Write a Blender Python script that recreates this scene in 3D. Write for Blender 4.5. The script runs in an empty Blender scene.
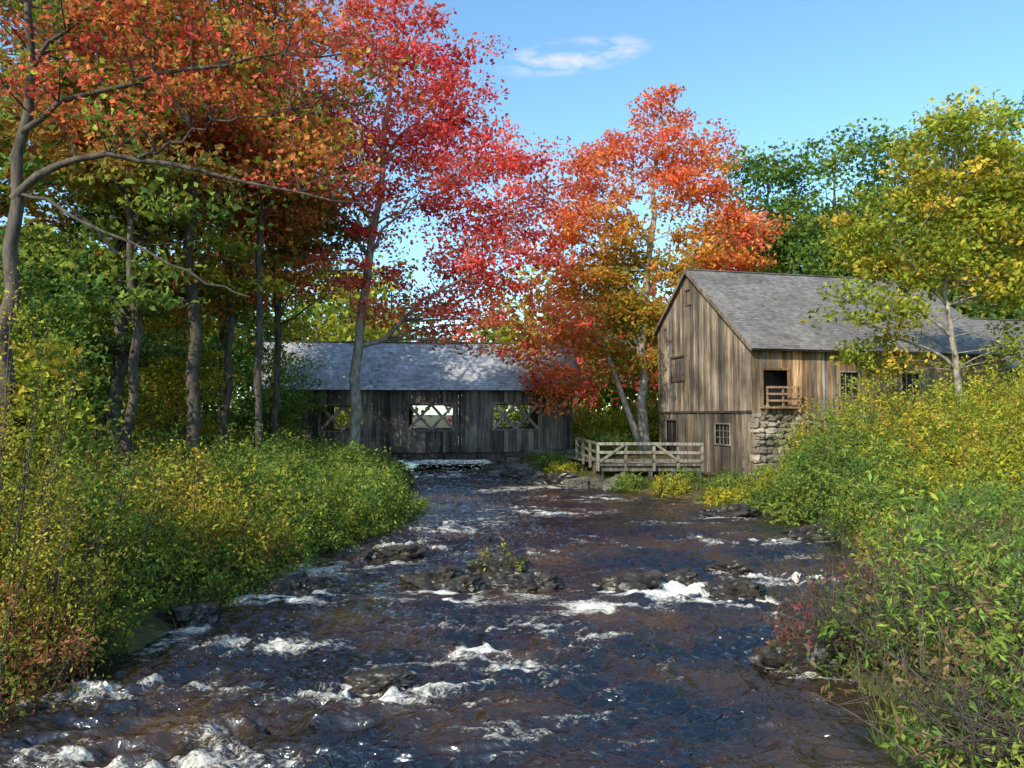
import bpy, math, random
import numpy as np
from mathutils import Vector, noise as mnoise
rng=np.random.default_rng(11); random.seed(5)
sc=bpy.context.scene
COL=sc.collection
# ------------------------------------------------------------ noise
def _h(ix,iy,s):
    n=(ix*374761393+iy*668265263+s*144269504)&0xffffffff
    n=((n^(n>>13))*1274126177)&0xffffffff
    n=n^(n>>16)
    return (n&0xffff)/65535.0
def vn(x,y,s=0):
    x=np.asarray(x,float);y=np.asarray(y,float)
    ix=np.floor(x).astype(np.int64);iy=np.floor(y).astype(np.int64)
    fx=x-ix;fy=y-iy
    fx=fx**3*(fx*(fx*6-15)+10);fy=fy**3*(fy*(fy*6-15)+10)
    a=_h(ix,iy,s);b=_h(ix+1,iy,s);c=_h(ix,iy+1,s);d=_h(ix+1,iy+1,s)
    return (a*(1-fx)+b*fx)*(1-fy)+(c*(1-fx)+d*fx)*fy
def fbm(x,y,s=0,o=4):
    t=0;a=1;w=0
    for i in range(o):
        t=t+a*vn(x*2**i+i*7.3,y*2**i-i*3.1,s+i);w+=a;a*=.5
    return t/w
def sst(a,b,x):
    t=np.clip((x-a)/(b-a),0,1);return t*t*(3-2*t)
# ------------------------------------------------------------ mesh helpers
def mk(name,V,F,mat,col=None,parent=None,smooth=False,dom='FACE',extra=None):
    V=np.asarray(V,np.float32);F=np.asarray(F,np.int32);n,k=F.shape
    me=bpy.data.meshes.new(name)
    me.vertices.add(len(V));me.vertices.foreach_set('co',V.ravel())
    me.loops.add(n*k);me.loops.foreach_set('vertex_index',F.ravel())
    me.polygons.add(n);me.polygons.foreach_set('loop_start',np.arange(0,n*k,k,dtype=np.int32))
    me.update(calc_edges=True)
    me.polygons.foreach_set('use_smooth',np.full(n,smooth))
    if col is not None:
        a=me.attributes.new('Col','FLOAT_COLOR',dom)
        c=np.ones((len(col),4),np.float32);c[:,:3]=col
        a.data.foreach_set('color',c.ravel())
    if extra is not None:
        a=me.attributes.new('Foam','FLOAT','POINT');a.data.foreach_set('value',np.asarray(extra,np.float32))
    me.materials.append(mat)
    ob=bpy.data.objects.new(name,me);COL.objects.link(ob)
    if parent:ob.parent=parent
    return ob
def empty(name,loc=(0,0,0)):
    e=bpy.data.objects.new(name,None);COL.objects.link(e);e.empty_display_size=.5
    return e
class Tubes:
    def __init__(s):s.V=[];s.F=[];s.n=0
    def add(s,P,R,k=6):
        P=np.asarray(P,float);R=np.asarray(R,float);n=len(P)
        T=np.gradient(P,axis=0);T/=np.linalg.norm(T,axis=1)[:,None]+1e-9
        ref=np.array([.31,.17,.93]) if abs(T[0,2])<.8 else np.array([.9,.3,.1])
        A=np.cross(T,ref);A/=np.linalg.norm(A,axis=1)[:,None]+1e-9
        B=np.cross(T,A)
        an=np.arange(k)/k*2*np.pi
        ring=P[:,None,:]+R[:,None,None]*(np.cos(an)[None,:,None]*A[:,None,:]+np.sin(an)[None,:,None]*B[:,None,:])
        s.V.append(ring.reshape(-1,3))
        i=np.arange(n-1)[:,None]*k;j=np.arange(k)[None,:];j2=(j+1)%k
        s.F.append(np.stack([i+j,i+j2,i+k+j2,i+k+j],-1).reshape(-1,4)+s.n)
        s.n+=n*k
    def build(s,name,mat,parent=None):
        if not s.V:return
        return mk(name,np.concatenate(s.V),np.concatenate(s.F),mat,parent=parent,smooth=True)
FB=np.array([[0,3,2,1],[4,5,6,7],[0,1,5,4],[1,2,6,5],[2,3,7,6],[3,0,4,7]])
class Boxes:
    def __init__(s):s.V=[];s.F=[];s.C=[];s.n=0
    def add8(s,v,c=(.2,.15,.1)):
        s.V.append(np.asarray(v,float));s.F.append(FB+s.n);s.C.append(np.tile(np.asarray(c,float),(6,1)));s.n+=8
    def box(s,o,a,b,c,col=(.2,.15,.1)):
        o,a,b,c=[np.asarray(q,float) for q in (o,a,b,c)]
        s.add8([o,o+a,o+a+b,o+b,o+c,o+a+c,o+a+b+c,o+b+c],col)
    def beam(s,p,q,w,h,col=(.2,.15,.1),up=(0,0,1)):
        p=np.asarray(p,float);q=np.asarray(q,float);d=q-p;t=d/np.linalg.norm(d)
        up=np.asarray(up,float)
        if abs(t@up)>.95:up=np.array([0,1.,0])
        a=np.cross(t,up);a/=np.linalg.norm(a);b=np.cross(a,t)
        s.box(p-a*w/2-b*h/2,d,a*w,b*h,col)
    def build(s,name,mat,parent=None):
        return mk(name,np.concatenate(s.V),np.concatenate(s.F),mat,np.concatenate(s.C),parent)
# ------------------------------------------------------------ materials
def mat(name):
    m=bpy.data.materials.new(name);m.use_nodes=True;nt=m.node_tree;nt.nodes.clear()
    out=nt.nodes.new('ShaderNodeOutputMaterial');return m,nt,out
def N(nt,t,**k):
    n=nt.nodes.new(t)
    for a,b in k.items():setattr(n,a,b)
    return n
def leafmat(name,tr=.38):
    m,nt,out=mat(name);L=nt.links.new
    at=N(nt,'ShaderNodeAttribute',attribute_name='Col')
    p=N(nt,'ShaderNodeBsdfDiffuse')
    t=N(nt,'ShaderNodeBsdfTranslucent');mx=N(nt,'ShaderNodeMixShader');mx.inputs[0].default_value=tr
    g=N(nt,'ShaderNodeMix',data_type='RGBA',blend_type='MULTIPLY');g.inputs[0].default_value=1;g.inputs[7].default_value=(1.5,1.45,.9,1)
    L(at.outputs['Color'],p.inputs['Color']);L(at.outputs['Color'],g.inputs[6]);L(g.outputs[2],t.inputs[0])
    L(p.outputs[0],mx.inputs[1]);L(t.outputs[0],mx.inputs[2]);L(mx.outputs[0],out.inputs[0]);return m
def colmat(name,scale=(6,6,.7),rough=.85,lo=.45,hi=1.25,useattr=True,c1=(.2,.15,.1),c2=(.05,.04,.03),bump=.4,det=6,nscale=1.0,patch=(.65,1.2),spec=.2):
    m,nt,out=mat(name);L=nt.links.new
    tc=N(nt,'ShaderNodeTexCoord');mp=N(nt,'ShaderNodeMapping');mp.inputs['Scale'].default_value=scale
    L(tc.outputs['Object'],mp.inputs[0])
    no=N(nt,'ShaderNodeTexNoise');no.inputs['Scale'].default_value=nscale;no.inputs['Detail'].default_value=det;no.inputs['Roughness'].default_value=.65
    L(mp.outputs[0],no.inputs['Vector'])
    p=N(nt,'ShaderNodeBsdfPrincipled');p.inputs['Roughness'].default_value=rough;p.inputs['Specular IOR Level'].default_value=spec
    if useattr:
        at=N(nt,'ShaderNodeAttribute',attribute_name='Col')
        mr=N(nt,'ShaderNodeMapRange');mr.inputs[1].default_value=.3;mr.inputs[2].default_value=.7;mr.inputs[3].default_value=lo;mr.inputs[4].default_value=hi
        L(no.outputs[0],mr.inputs[0])
        n2=N(nt,'ShaderNodeTexNoise');n2.inputs['Scale'].default_value=.6;n2.inputs['Detail'].default_value=4;L(tc.outputs['Object'],n2.inputs['Vector'])
        m2=N(nt,'ShaderNodeMapRange');m2.inputs[1].default_value=.3;m2.inputs[2].default_value=.7;m2.inputs[3].default_value=patch[0];m2.inputs[4].default_value=patch[1]
        L(n2.outputs[0],m2.inputs[0])
        mu=N(nt,'ShaderNodeMath',operation='MULTIPLY');L(mr.outputs[0],mu.inputs[0]);L(m2.outputs[0],mu.inputs[1])
        vm=N(nt,'ShaderNodeVectorMath',operation='SCALE');L(at.outputs['Color'],vm.inputs[0]);L(mu.outputs[0],vm.inputs['Scale'])
        L(vm.outputs[0],p.inputs['Base Color'])
    else:
        cr=N(nt,'ShaderNodeValToRGB');e=cr.color_ramp.elements
        e[0].position=.35;e[0].color=(*c2,1);e[1].position=.68;e[1].color=(*c1,1)
        L(no.outputs[0],cr.inputs[0]);L(cr.outputs[0],p.inputs['Base Color'])
    b=N(nt,'ShaderNodeBump');b.inputs['Strength'].default_value=bump;b.inputs['Distance'].default_value=.03
    L(no.outputs[0],b.inputs['Height']);L(b.outputs[0],p.inputs['Normal']);L(p.outputs[0],out.inputs[0]);return m
M_leaf=leafmat('leaf');M_grass=leafmat('grass_blade',.3)
M_wood=colmat('weathered_wood',(9,9,.7),lo=.20,hi=1.42,patch=(.5,1.35))
M_shingle=colmat('wood_shingle',(3,3,3),lo=.7,hi=1.15,patch=(.75,1.15))
M_bark=colmat('dark_bark',(9,9,2),useattr=False,c1=(.17,.135,.105),c2=(.04,.032,.026),bump=.9)
M_barkl=colmat('pale_bark',(6,6,2.5),useattr=False,c1=(.46,.40,.32),c2=(.15,.12,.10),bump=.5)
M_rock=colmat('wet_rock',(4,4,4),useattr=False,c1=(.075,.06,.045),c2=(.010,.009,.008),rough=.3,bump=1.0,spec=.5,det=9)
M_stone=colmat('field_stone',(2.5,2.5,2.5),lo=.55,hi=1.2,bump=.9)
M_dark=colmat('interior_shade',(1,1,1),useattr=False,c1=(.02,.018,.015),c2=(.01,.01,.01))
M_ground=colmat('forest_ground',(1,1,1),useattr=False,c1=(.15,.14,.05),c2=(.055,.042,.022),bump=.8,nscale=1.6,det=10)
m,nt,out=mat('window_glass');p=N(nt,'ShaderNodeBsdfPrincipled');p.inputs['Base Color'].default_value=(.02,.022,.025,1);p.inputs['Roughness'].default_value=.08
nt.links.new(p.outputs[0],out.inputs[0]);M_glass=m
# water
m,nt,out=mat('river_water');L=nt.links.new
tc=N(nt,'ShaderNodeTexCoord');mp=N(nt,'ShaderNodeMapping');mp.inputs['Scale'].default_value=(1.,1.7,1);L(tc.outputs['Object'],mp.inputs[0])
n1=N(nt,'ShaderNodeTexNoise');n1.inputs['Scale'].default_value=4.5;n1.inputs['Detail'].default_value=3;n1.inputs['Roughness'].default_value=.5;n1.inputs['Distortion'].default_value=.5;L(mp.outputs[0],n1.inputs['Vector'])
b=N(nt,'ShaderNodeBump');b.inputs['Strength'].default_value=.85;b.inputs['Distance'].default_value=.085;L(n1.outputs[0],b.inputs['Height'])
at=N(nt,'ShaderNodeAttribute',attribute_name='Foam')
n2=N(nt,'ShaderNodeTexNoise');n2.inputs['Scale'].default_value=9;n2.inputs['Detail'].default_value=8;n2.inputs['Roughness'].default_value=.8;n2.inputs['Distortion'].default_value=1.2;L(mp.outputs[0],n2.inputs['Vector'])
n3=N(nt,'ShaderNodeMath',operation='MULTIPLY_ADD');n3.inputs[1].default_value=2.2;n3.inputs[2].default_value=-.6;L(n2.outputs[0],n3.inputs[0])
ad=N(nt,'ShaderNodeMath',operation='ADD');L(at.outputs['Fac'],ad.inputs[0]);L(n3.outputs[0],ad.inputs[1])
mr=N(nt,'ShaderNodeMapRange');mr.inputs[1].default_value=.84;mr.inputs[2].default_value=1.36;L(ad.outputs[0],mr.inputs[0])
n4=N(nt,'ShaderNodeTexNoise');n4.inputs['Scale'].default_value=.45;n4.inputs['Detail'].default_value=3;L(tc.outputs['Object'],n4.inputs['Vector'])
cr=N(nt,'ShaderNodeValToRGB');e=cr.color_ramp.elements;e[0].position=.45;e[0].color=(.007,.009,.014,1);e[1].position=.66;e[1].color=(.060,.032,.012,1);L(n4.outputs[0],cr.inputs[0])
wa=N(nt,'ShaderNodeBsdfPrincipled');L(cr.outputs[0],wa.inputs['Base Color']);wa.inputs['Roughness'].default_value=.05;wa.inputs['IOR'].default_value=1.75
fo=N(nt,'ShaderNodeBsdfDiffuse');fo.inputs['Color'].default_value=(.78,.74,.64,1)
L(b.outputs[0],wa.inputs['Normal']);L(b.outputs[0],fo.inputs['Normal'])
mx=N(nt,'ShaderNodeMixShader');L(mr.outputs[0],mx.inputs[0]);L(wa.outputs[0],mx.inputs[1]);L(fo.outputs[0],mx.inputs[2]);L(mx.outputs[0],out.inputs[0])
M_water=m
# ------------------------------------------------------------ terrain
yl=[-60,0,7,9,11.4,13.4,18,23.6,30,39,50,60,200];xl=[-7,-6.2,-5.6,-6.1,-5.2,-5,-4.7,-3.6,-4,-5.2,-7,-9,-12]
yr=[-60,0,7,9.3,13,17,23,29,34,41,47,60,200];xr=[4,3,3.2,4.2,6,8.3,9,7,4,-.7,-1.2,-2,-5]
def xleft(y):return np.interp(y,yl,xl)+(vn(np.asarray(y)*.7,0*np.asarray(y),3)-.5)*.6
def xright(y):return np.interp(y,yr,xr)+(vn(np.asarray(y)*.7,0*np.asarray(y)+9,4)-.5)*.6
def terr(x,y):
    x=np.asarray(x,float);y=np.asarray(y,float)
    dl=xleft(y)-x;dr=x-xright(y);d=np.maximum(dl,dr)
    bed=-.15-.6*sst(0,2.5,-d)
    hl=.75*sst(-.2,2.5,d)+.02*np.clip(d,0,40)
    lowz=(1-sst(10.5,15,x))*sst(23,27,y)*(1-sst(38,43,y))
    hr=(.9*(1-lowz)+.22*lowz)*sst(-.2,2.2,d)+.02*np.clip(d,0,40)+1.1*sst(11,18,x)
    h=np.where(dl>dr,hl,hr)
    h=np.where(d>-.2,h,0)+np.where(d<.0,bed,-.15*(1-sst(0,.4,d)))
    h=h+np.where(d>0,.18*(fbm(x*.5,y*.5,20,4)-.5)*sst(0,1.5,d),0)
    far=np.hypot(x,y-30);h=h+2.5*sst(70,160,far)*fbm(x*.02,y*.02,30,2)
    return h
gx=np.concatenate([-np.geomspace(42,900,30)[::-1],np.arange(-40,40.1,.4),np.geomspace(42,900,30)])
gy=np.concatenate([-np.geomspace(42,900,25)[::-1],np.arange(-40,75,.4),np.geomspace(76,900,35)])
X,Y=np.meshgrid(gx,gy);Z=terr(X,Y)
def gridF(nx,ny):
    i=np.arange(ny-1)[:,None]*nx+np.arange(nx-1)[None,:]
    return np.stack([i,i+1,i+nx+1,i+nx],-1).reshape(-1,4)
mk('ground',np.stack([X,Y,Z],-1).reshape(-1,3),gridF(len(gx),len(gy)),M_ground,smooth=True)
# ------------------------------------------------------------ water
rows=list(np.arange(-40,4,.8));y=4.
while y<62:
    rows.append(y);y+=max(.025,y*.0038)
while y<190:rows.append(y);y+=1.5
rows=np.array(rows);cols=np.arange(-13,12.5,.035)
X,Y=np.meshgrid(cols,rows)
ROCKS=[(-1.45,14.8,.62,.4,.30),(-.95,14.5,.35,.3,.2),(-.25,15.6,.6,.45,.3),(.45,14.5,.5,.35,.28),(2.3,14.5,.55,.4,.3),(4.2,14.0,.45,.35,.24),(-2.7,17.7,.6,.4,.24),(-4.1,14.2,.4,.35,.28),(7.2,24.6,.9,.5,.35),(3.9,10.2,.5,.4,.3),(-1.65,9.35,.36,.25,.13),(-5.2,12.2,.4,.3,.24),(8,20.4,.6,.4,.3),(2.2,36.5,.9,.6,.45),(.9,38.2,.9,.6,.45),(3.25,15.0,.4,.3,.2),(4.6,16.0,.4,.3,.2)]
rap=[(-.3,10.5,1.0,.4,1),(.2,9.7,.7,.3,.95),(-1.7,8.95,1.1,.35,1.1),(-3.6,7.3,1.3,.5,1.0),(-2.8,8.1,.6,.3,.7),(-4.2,13.9,1.1,.6,1.3),(-.6,12.0,1.6,.4,.4),(1.6,11.3,1.2,.35,.35),
(-5.3,10.7,1.6,.4,1.5),(-4.9,9.0,.9,.4,.9),(3.0,14.4,1.2,.9,1.5),(1.5,13,1.0,.5,1.2),(5.7,19.8,1.6,.9,1.0),(5.8,15.2,1.3,.6,1.1),(1.7,26,2.2,1.3,.9),(-1.2,13.6,1.1,.5,1.1),(4.4,12,1,.5,.3),
(-3.4,41,1.8,3,.9),(4.0,13.4,.9,.5,1.1),(-2.9,19,1.2,.7,.7),(3.6,30,2.4,1.3,.7),(-4.2,16.3,.8,.9,.9),(0,18,1.8,.8,.6),(4.5,23,1.8,.9,.7),(-1,6.9,1.3,.4,.5),(-2,22.5,1.6,1.2,.7),(-3.2,10.9,.9,.4,.6),(1,34,3,1.5,.7),(0,21,2,.7,.5),(7,17.5,1,.6,.7)]
R=np.zeros_like(X)
for (a,b_,sx,sy,w) in rap:R+=w*np.exp(-((X-a)/sx)**2-((Y-b_)/sy)**2)
RK=np.zeros_like(X)
for (a,b_,ra,rb,rc) in ROCKS:
    RK+=np.exp(-(((X-a)/(ra*1.25))**2+((Y-b_+.25)/(rb*1.6))**2)**2)
wx=X+.9*(fbm(X*.6,Y*.6,50,2)-.5);wy=Y+.9*(fbm(X*.6,Y*.6,60,2)-.5)
big=fbm(wx*.55,wy*.8,70,2)-.5
mid=1-np.abs(2*fbm(wx*1.3,wy*2.3,80,3)-1)*1.6
sm=1-np.abs(2*fbm(wx*3.2+wy*.6,wy*5.6,90,3)-1)*1.6
tiny=fbm(wx*5-wy,wy*9,97,2)-.5
calm=.6+.9*sst(.3,.7,fbm(X*.25,Y*.2,95,2))
H=.14*big+(.085*(mid-.5)+.05*(sm-.5)+.035*tiny)*calm*(1+.4*np.clip(R,0,1))+.09*np.clip(R,0,1.2)*(fbm(wx*3,wy*5,99,3)-.35)
edge=np.minimum(X-xleft(Y),xright(Y)-X);H*=.35+.65*sst(0,1,edge);H-=.02
streak=fbm(wx*1.6,wy*4.4,120,4)
crest=sst(.66,.97,mid)*sst(.45,.65,fbm(X*.45,Y*.4,130,3))
foam=.68*np.clip(R,0,1.2)*sst(.30,.62,streak)+.36*crest*sst(.38,.62,streak)+.11*sst(.6,.95,sm)+.48*np.clip(RK,0,1)*sst(.3,.55,streak)
foam+=.3*np.exp(-(np.abs(edge-.15)/.3)**2)*sst(.45,.7,vn(X*.8,Y*.8,140))
mk('river_water',np.stack([X,Y,H],-1).reshape(-1,3),gridF(len(cols),len(rows)),M_water,smooth=True,extra=foam.ravel())
# ------------------------------------------------------------ leaves
def leaf_mesh(name,C,S,K,parent,m=M_leaf,up=.7,asp=.62):
    n=len(C);nn=rng.normal(size=(n,3));nn/=np.linalg.norm(nn,axis=1)[:,None];nn[:,2]+=up
    nn/=np.linalg.norm(nn,axis=1)[:,None]
    a=np.cross(nn,rng.normal(size=(n,3)));a/=np.linalg.norm(a,axis=1)[:,None]+1e-9
    b=np.cross(nn,a);S=S[:,None]
    w=asp*(.8+.4*rng.random((n,1)))
    V=np.stack([C-a*S,C+b*S*w-a*S*.1+nn*S*.18,C+a*S,C-b*S*w-a*S*.1+nn*S*.18],1).reshape(-1,3)
    return mk(name,V,np.arange(n*4).reshape(-1,4),m,np.clip(K,0,.85),parent)
def palcol(pal,idx,n_per,jit=.25,mixp=.2,gain=1.48):
    pal=np.asarray(pal)*gain;c=pal[np.repeat(idx,n_per)]
    r=rng.random(len(c))<mixp;c[r]=pal[rng.integers(0,len(pal),r.sum())]
    cb=np.repeat(.75+.45*rng.random(len(idx)),n_per)
    return c*(cb*(1+jit*rng.normal(size=len(c))).clip(.4,1.7))[:,None]
def bez(p,c,q,n):
    t=np.linspace(0,1,n)[:,None];return (1-t)**2*p+2*t*(1-t)*c+t*t*q
def tree(name,trunk,r0,blobs,ncl,nleaf,ls,cr,pal,bark=None,limbs=10,flat=.55,colfn=None,twigs=0,up=.7,asp=.62,hollow=.45,custom=None,gain=1.48):
    e=empty(name);bark=bark or M_bark
    T=Tubes();tp=np.array(trunk,float)
    tt=np.linspace(0,len(tp)-1,16);P=np.stack([np.interp(tt,range(len(tp)),tp[:,i]) for i in range(3)],1)
    P[1:,:2]+=rng.normal(size=(15,2))*r0*.35
    R=r0*(1-.85*np.linspace(0,1,16)**1.1);R[0]*=1.35
    T.add(P,R,10)
    w=np.array([(b[3]*b[4]*b[5])**(2/3)*(b[6] if len(b)>6 else 1) for b in blobs]);w/=w.sum()
    bi=rng.choice(len(blobs),ncl,p=w);B=np.array([b[:6] for b in blobs],float)
    d=rng.normal(size=(ncl,3));d/=np.linalg.norm(d,axis=1)[:,None];rr=(hollow+(1.08-hollow)*rng.random(ncl)**.8)[:,None]
    C=B[bi,:3]+d*rr*B[bi,3:6]
    zb=P[0,2];zt=P[-1,2];cand=[P[5:]];lim=rng.choice(ncl,min(limbs,ncl),replace=False) if limbs else []
    rad=[R[5:]]
    for (pts,r1) in (custom or []):
        pts=np.array(pts,float);s=np.linspace(0,len(pts)-1,14)
        q=np.stack([np.interp(s,range(len(pts)),pts[:,i]) for i in range(3)],1)
        q[1:-1]=(q[:-2]+q[1:-1]+q[2:])/3;q[2:-1]+=rng.normal(size=(11,3))*.035
        r=np.linspace(r1,.012,14);T.add(q,r,8);cand.append(q[2:]);rad.append(r[2:])
    for i in lim:
        c=C[i];hd=np.hypot(c[0]-P[-1,0],c[1]-P[-1,1]);z=np.clip(c[2]-.75*hd,zb+.28*(zt-zb),zt-.02)
        k=np.argmin(abs(P[:,2]-z));p0=P[k];Ln=np.linalg.norm(c-p0)
        q=bez(p0,(p0+c)/2+np.array([0,0,.1*Ln])+rng.normal(size=3)*.06*Ln,c,9);q[1:-1]+=rng.normal(size=(7,3))*.02*Ln
        r=np.linspace(min(R[k]*.6,.015*Ln+.02),.012,9);T.add(q,r,6);cand.append(q);rad.append(r)
    CA=np.concatenate(cand);RA=np.concatenate(rad)
    for i in range(ncl):
        if i in lim:continue
        c=C[i];dd=np.linalg.norm(CA-c,axis=1)+np.clip(CA[:,2]-c[2]+.3,0,9)*1.5
        k=np.argmin(dd);p0=CA[k];Ln=np.linalg.norm(c-p0)
        if Ln<.2:continue
        q=bez(p0,(p0+c)/2+rng.normal(size=3)*.1*Ln+np.array([0,0,.05*Ln]),c,5)
        T.add(q,np.linspace(min(RA[k]*.7,.01+.007*Ln),.006,5),4)
        for _ in range(twigs):
            v=rng.normal(size=3)*np.array([1,1,.5])*cr*1.1
            s0=q[rng.integers(2,5)];T.add([s0,s0+v*.5+[0,0,.03],s0+v],[.006,.004,.002],3)
    T.build('trunk_and_limbs',bark,e)
    off=rng.normal(size=(ncl*nleaf,3));L_=np.linalg.norm(off,axis=1)[:,None];off*=np.minimum(1,2./L_)
    csz=np.repeat(.55+.75*rng.random(ncl),nleaf)[:,None]
    off*=csz*np.array([cr,cr,cr*flat])
    LC=np.repeat(C,nleaf,0)+off
    K=palcol(pal,rng.integers(0,len(pal),ncl),nleaf,gain=gain)
    if colfn is not None:K=colfn(LC,K)
    leaf_mesh('foliage',LC,ls*(.6+.7*rng.random(len(LC))),K,e,up=up,asp=asp)
    return e
def bush(name,cx,cy,rx,ry,h,ns,nl,ls,pal,spread=.13,asp=.45,bare=0,up=.4,lo=.12,gain=1.48,ragged=.35):
    """upright leafy shoots springing from the ground, leaves strung along every shoot"""
    e=empty(name);T=Tubes();base=float(max(0.02,terr(cx,cy)));top=h-base
    an=rng.random(ns)*2*np.pi;r=np.sqrt(rng.random(ns))
    S=np.stack([cx+np.cos(an)*r*rx*.72,cy+np.sin(an)*r*ry*.72,0*r],1);S[:,2]=np.maximum(terr(S[:,0],S[:,1]),-.1)-.05
    hh=top*(1-.55*r**2)*(1-ragged+ (ragged+.15)*rng.random(ns))
    E=S+np.stack([np.cos(an)*r*rx*.45+rng.normal(size=ns)*.15*rx,np.sin(an)*r*ry*.45+rng.normal(size=ns)*.15*ry,hh],1)
    Mp=(S+E)/2+np.stack([-np.cos(an)*.05,-np.sin(an)*.05,.12*hh],1)
    for i in range(ns):
        if i%2==0:T.add(bez(S[i],Mp[i],E[i],6),np.linspace(.016,.004,6),4)
    for _ in range(bare):
        s=np.array([cx+rng.normal()*.3*rx,cy+rng.normal()*.3*ry,base-.05]);a_=rng.random()*6.28
        c=s+np.array([math.cos(a_)*rx*(.6+.7*rng.random()),math.sin(a_)*ry*(.6+.7*rng.random()),top*(.3+.8*rng.random())])
        q=bez(s,(s+c)/2+np.array([0,0,.2*top]),c,7);T.add(q,np.linspace(.009,.002,7),4)
        for __ in range(4):
            k=rng.integers(2,6);v=rng.normal(size=3)*.25;v[2]=abs(v[2]);T.add([q[k],q[k]+v*.6,q[k]+v],[.004,.003,.0015],3)
    t=(lo+(1.02-lo)*rng.random((ns,nl))**.85)[...,None]
    Q=(1-t)**2*S[:,None]+2*t*(1-t)*Mp[:,None]+t*t*E[:,None]
    ng_=max(4,nl//9);gv=rng.normal(size=(ns,ng_,3))*spread*1.5;gi=np.minimum((t[...,0]*ng_).astype(int),ng_-1)
    so=np.take_along_axis(gv,np.repeat(gi[...,None],3,2),1)*(.3+.9*rng.random((ns,nl,1)))
    LC=(Q+so*(1.25-.7*t)+rng.normal(size=Q.shape)*spread*.4).reshape(-1,3);LC[:,2]=np.maximum(LC[:,2],.03)
    K=palcol(pal,rng.integers(0,len(pal),ns),nl,gain=gain)
    leaf_mesh('leaves',LC,ls*(.6+.7*rng.random(len(LC))),K,e,up=up,asp=asp);T.build('stems',M_bark,e);return e
PINK=[(.44,.06,.06),(.37,.04,.045),(.46,.12,.07),(.52,.11,.09),(.43,.08,.06)]
ORNG=[(.52,.19,.045),(.50,.12,.045),(.48,.25,.05),(.45,.08,.055),(.54,.17,.07)]
GREEN=[(.065,.11,.02),(.095,.14,.025),(.055,.095,.02),(.12,.15,.03)]
YG=[(.22,.24,.03),(.30,.27,.03),(.15,.19,.03),(.36,.25,.04),(.18,.21,.03)]
OLV=[(.10,.16,.038),(.15,.195,.038),(.08,.135,.035),(.20,.22,.04),(.07,.12,.035)]
LB=[(.13,.18,.035),(.18,.21,.035),(.10,.155,.035),(.24,.24,.04),(.08,.13,.035)]
MIX=[(.12,.15,.03),(.22,.21,.03),(.32,.18,.04),(.09,.12,.025),(.17,.18,.03),(.38,.12,.04)]
def redfn(P,K):
    t=sst(8.5,6.5,P[:,2])*(rng.random(len(P))<.5)*sst(-7,-3,P[:,0]);g=np.array([.36,.24,.05])
    return K*(1-t[:,None])+g*t[:,None]
tree('red_maple_tree',[(-7.0,33,.5),(-6.9,33,5),(-6.6,33,9),(-5.9,33,13),(-5.4,33,18),(-5,33,21)],.27,
 [(-5.6,33,18.5,3.9,2.6,4.0),(-2.6,33,17,2.4,2.0,3.2,.8),(-1.6,33,13.4,3.6,2.6,2.6),(-1.0,33,10,3.0,2.3,1.8),(-7.4,33,13.8,3.8,2.6,2.8,.9),(-7.4,33,10,3.0,2.4,1.7,.8),(-3.4,33,7.6,3.2,2.2,1.2,.9),(-.3,33,6.9,1.5,1.5,.9,.7)],
 310,110,.105,.62,PINK,M_barkl,14,.36,redfn)
def orfn(P,K):
    c=np.array([8.2,46,10.]);d=np.linalg.norm((P-c)/np.array([6.,4.5,9.]),axis=1)
    t=sst(1.05,.4,d)*(rng.random(len(P))<.85)
    g=np.where(rng.random((len(P),1))<.5,np.array([[.28,.28,.035]]),np.array([[.52,.33,.045]]))
    K=K*(1-t[:,None])+g*t[:,None]
    r=sst(14,20,P[:,2])[:,None]*.6;return K*(1-r)+np.array([.62,.17,.11])*r
tree('orange_maple_tree',[(8.3,46,.9),(7.9,46,4),(8.2,46,9),(8.6,46,14),(9,46,19),(9.3,46,22.5)],.36,
 [(9.3,46,20,1.8,2.0,4),(6,46,18,1.9,2.0,3.6),(3.6,46,16,1.8,1.8,2.6,.7),(11.8,46,18,1.9,2.2,3),(12.8,46,14,3.4,2.6,2),(5.0,46,14,3.6,2.4,2.4),(4.4,46,10,3.9,2.6,2.4),(9.4,46.5,11,4.2,2.6,2.6),(3.2,45.5,6.4,2.5,1.8,2.6),(8.3,47,7.4,3.2,1.8,2)],
 360,105,.14,.70,ORNG,M_barkl,18,.45,orfn)
e2=Tubes();e2.add(bez(np.array([8.0,45.8,.9]),np.array([6.7,45.8,4.5]),np.array([5.2,46,9]),8),np.linspace(.26,.08,8),8);e2.build('second_stem',M_barkl,bpy.data.objects['orange_maple_tree'])
tree('yellow_birch_tree',[(16.9,28,2),(16.6,28,5),(16.2,28,8),(16.5,28,12)],.16,
 [(16.8,28,12.4,2.4,2.2,2.4),(14.4,28,10,2.2,1.8,1.8),(19,28,10.4,2.6,2.2,3),(17.3,28,8.6,2.8,1.8,1.0),(13.4,27.6,7.2,1.6,1.4,1.0,.8),(14.2,28.6,5.5,1.6,1.0,.8,.8),(18.6,28,6.0,1.4,1.0,.8,.7)],
 225,95,.11,.55,YG,M_barkl,8,.42)
for (x,y,h,w,pal) in [(20,58,25,4.5,GREEN),(26,60,27,5.5,GREEN),(33,61,29,5.8,GREEN),(40,60,30,6,OLV),(24,54,18,4.5,GREEN),(31,53,19,5,OLV),(46,58,25,6,YG)]:
    tree('green_tree',[(x,y,2),(x+.3,y,h*.5),(x,y,h*.9)],.3,[(x,y,h*.78,w*.7,w*.7,h*.2),(x-w*.45,y,h*.6,w*.65,w*.6,h*.15),(x+w*.45,y,h*.64,w*.65,w*.6,h*.15),(x,y-.5,h*.42,w*.8,w*.6,h*.14)],
     110,100,.2,1.05,pal,limbs=8,flat=.55,gain=1.7)
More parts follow.
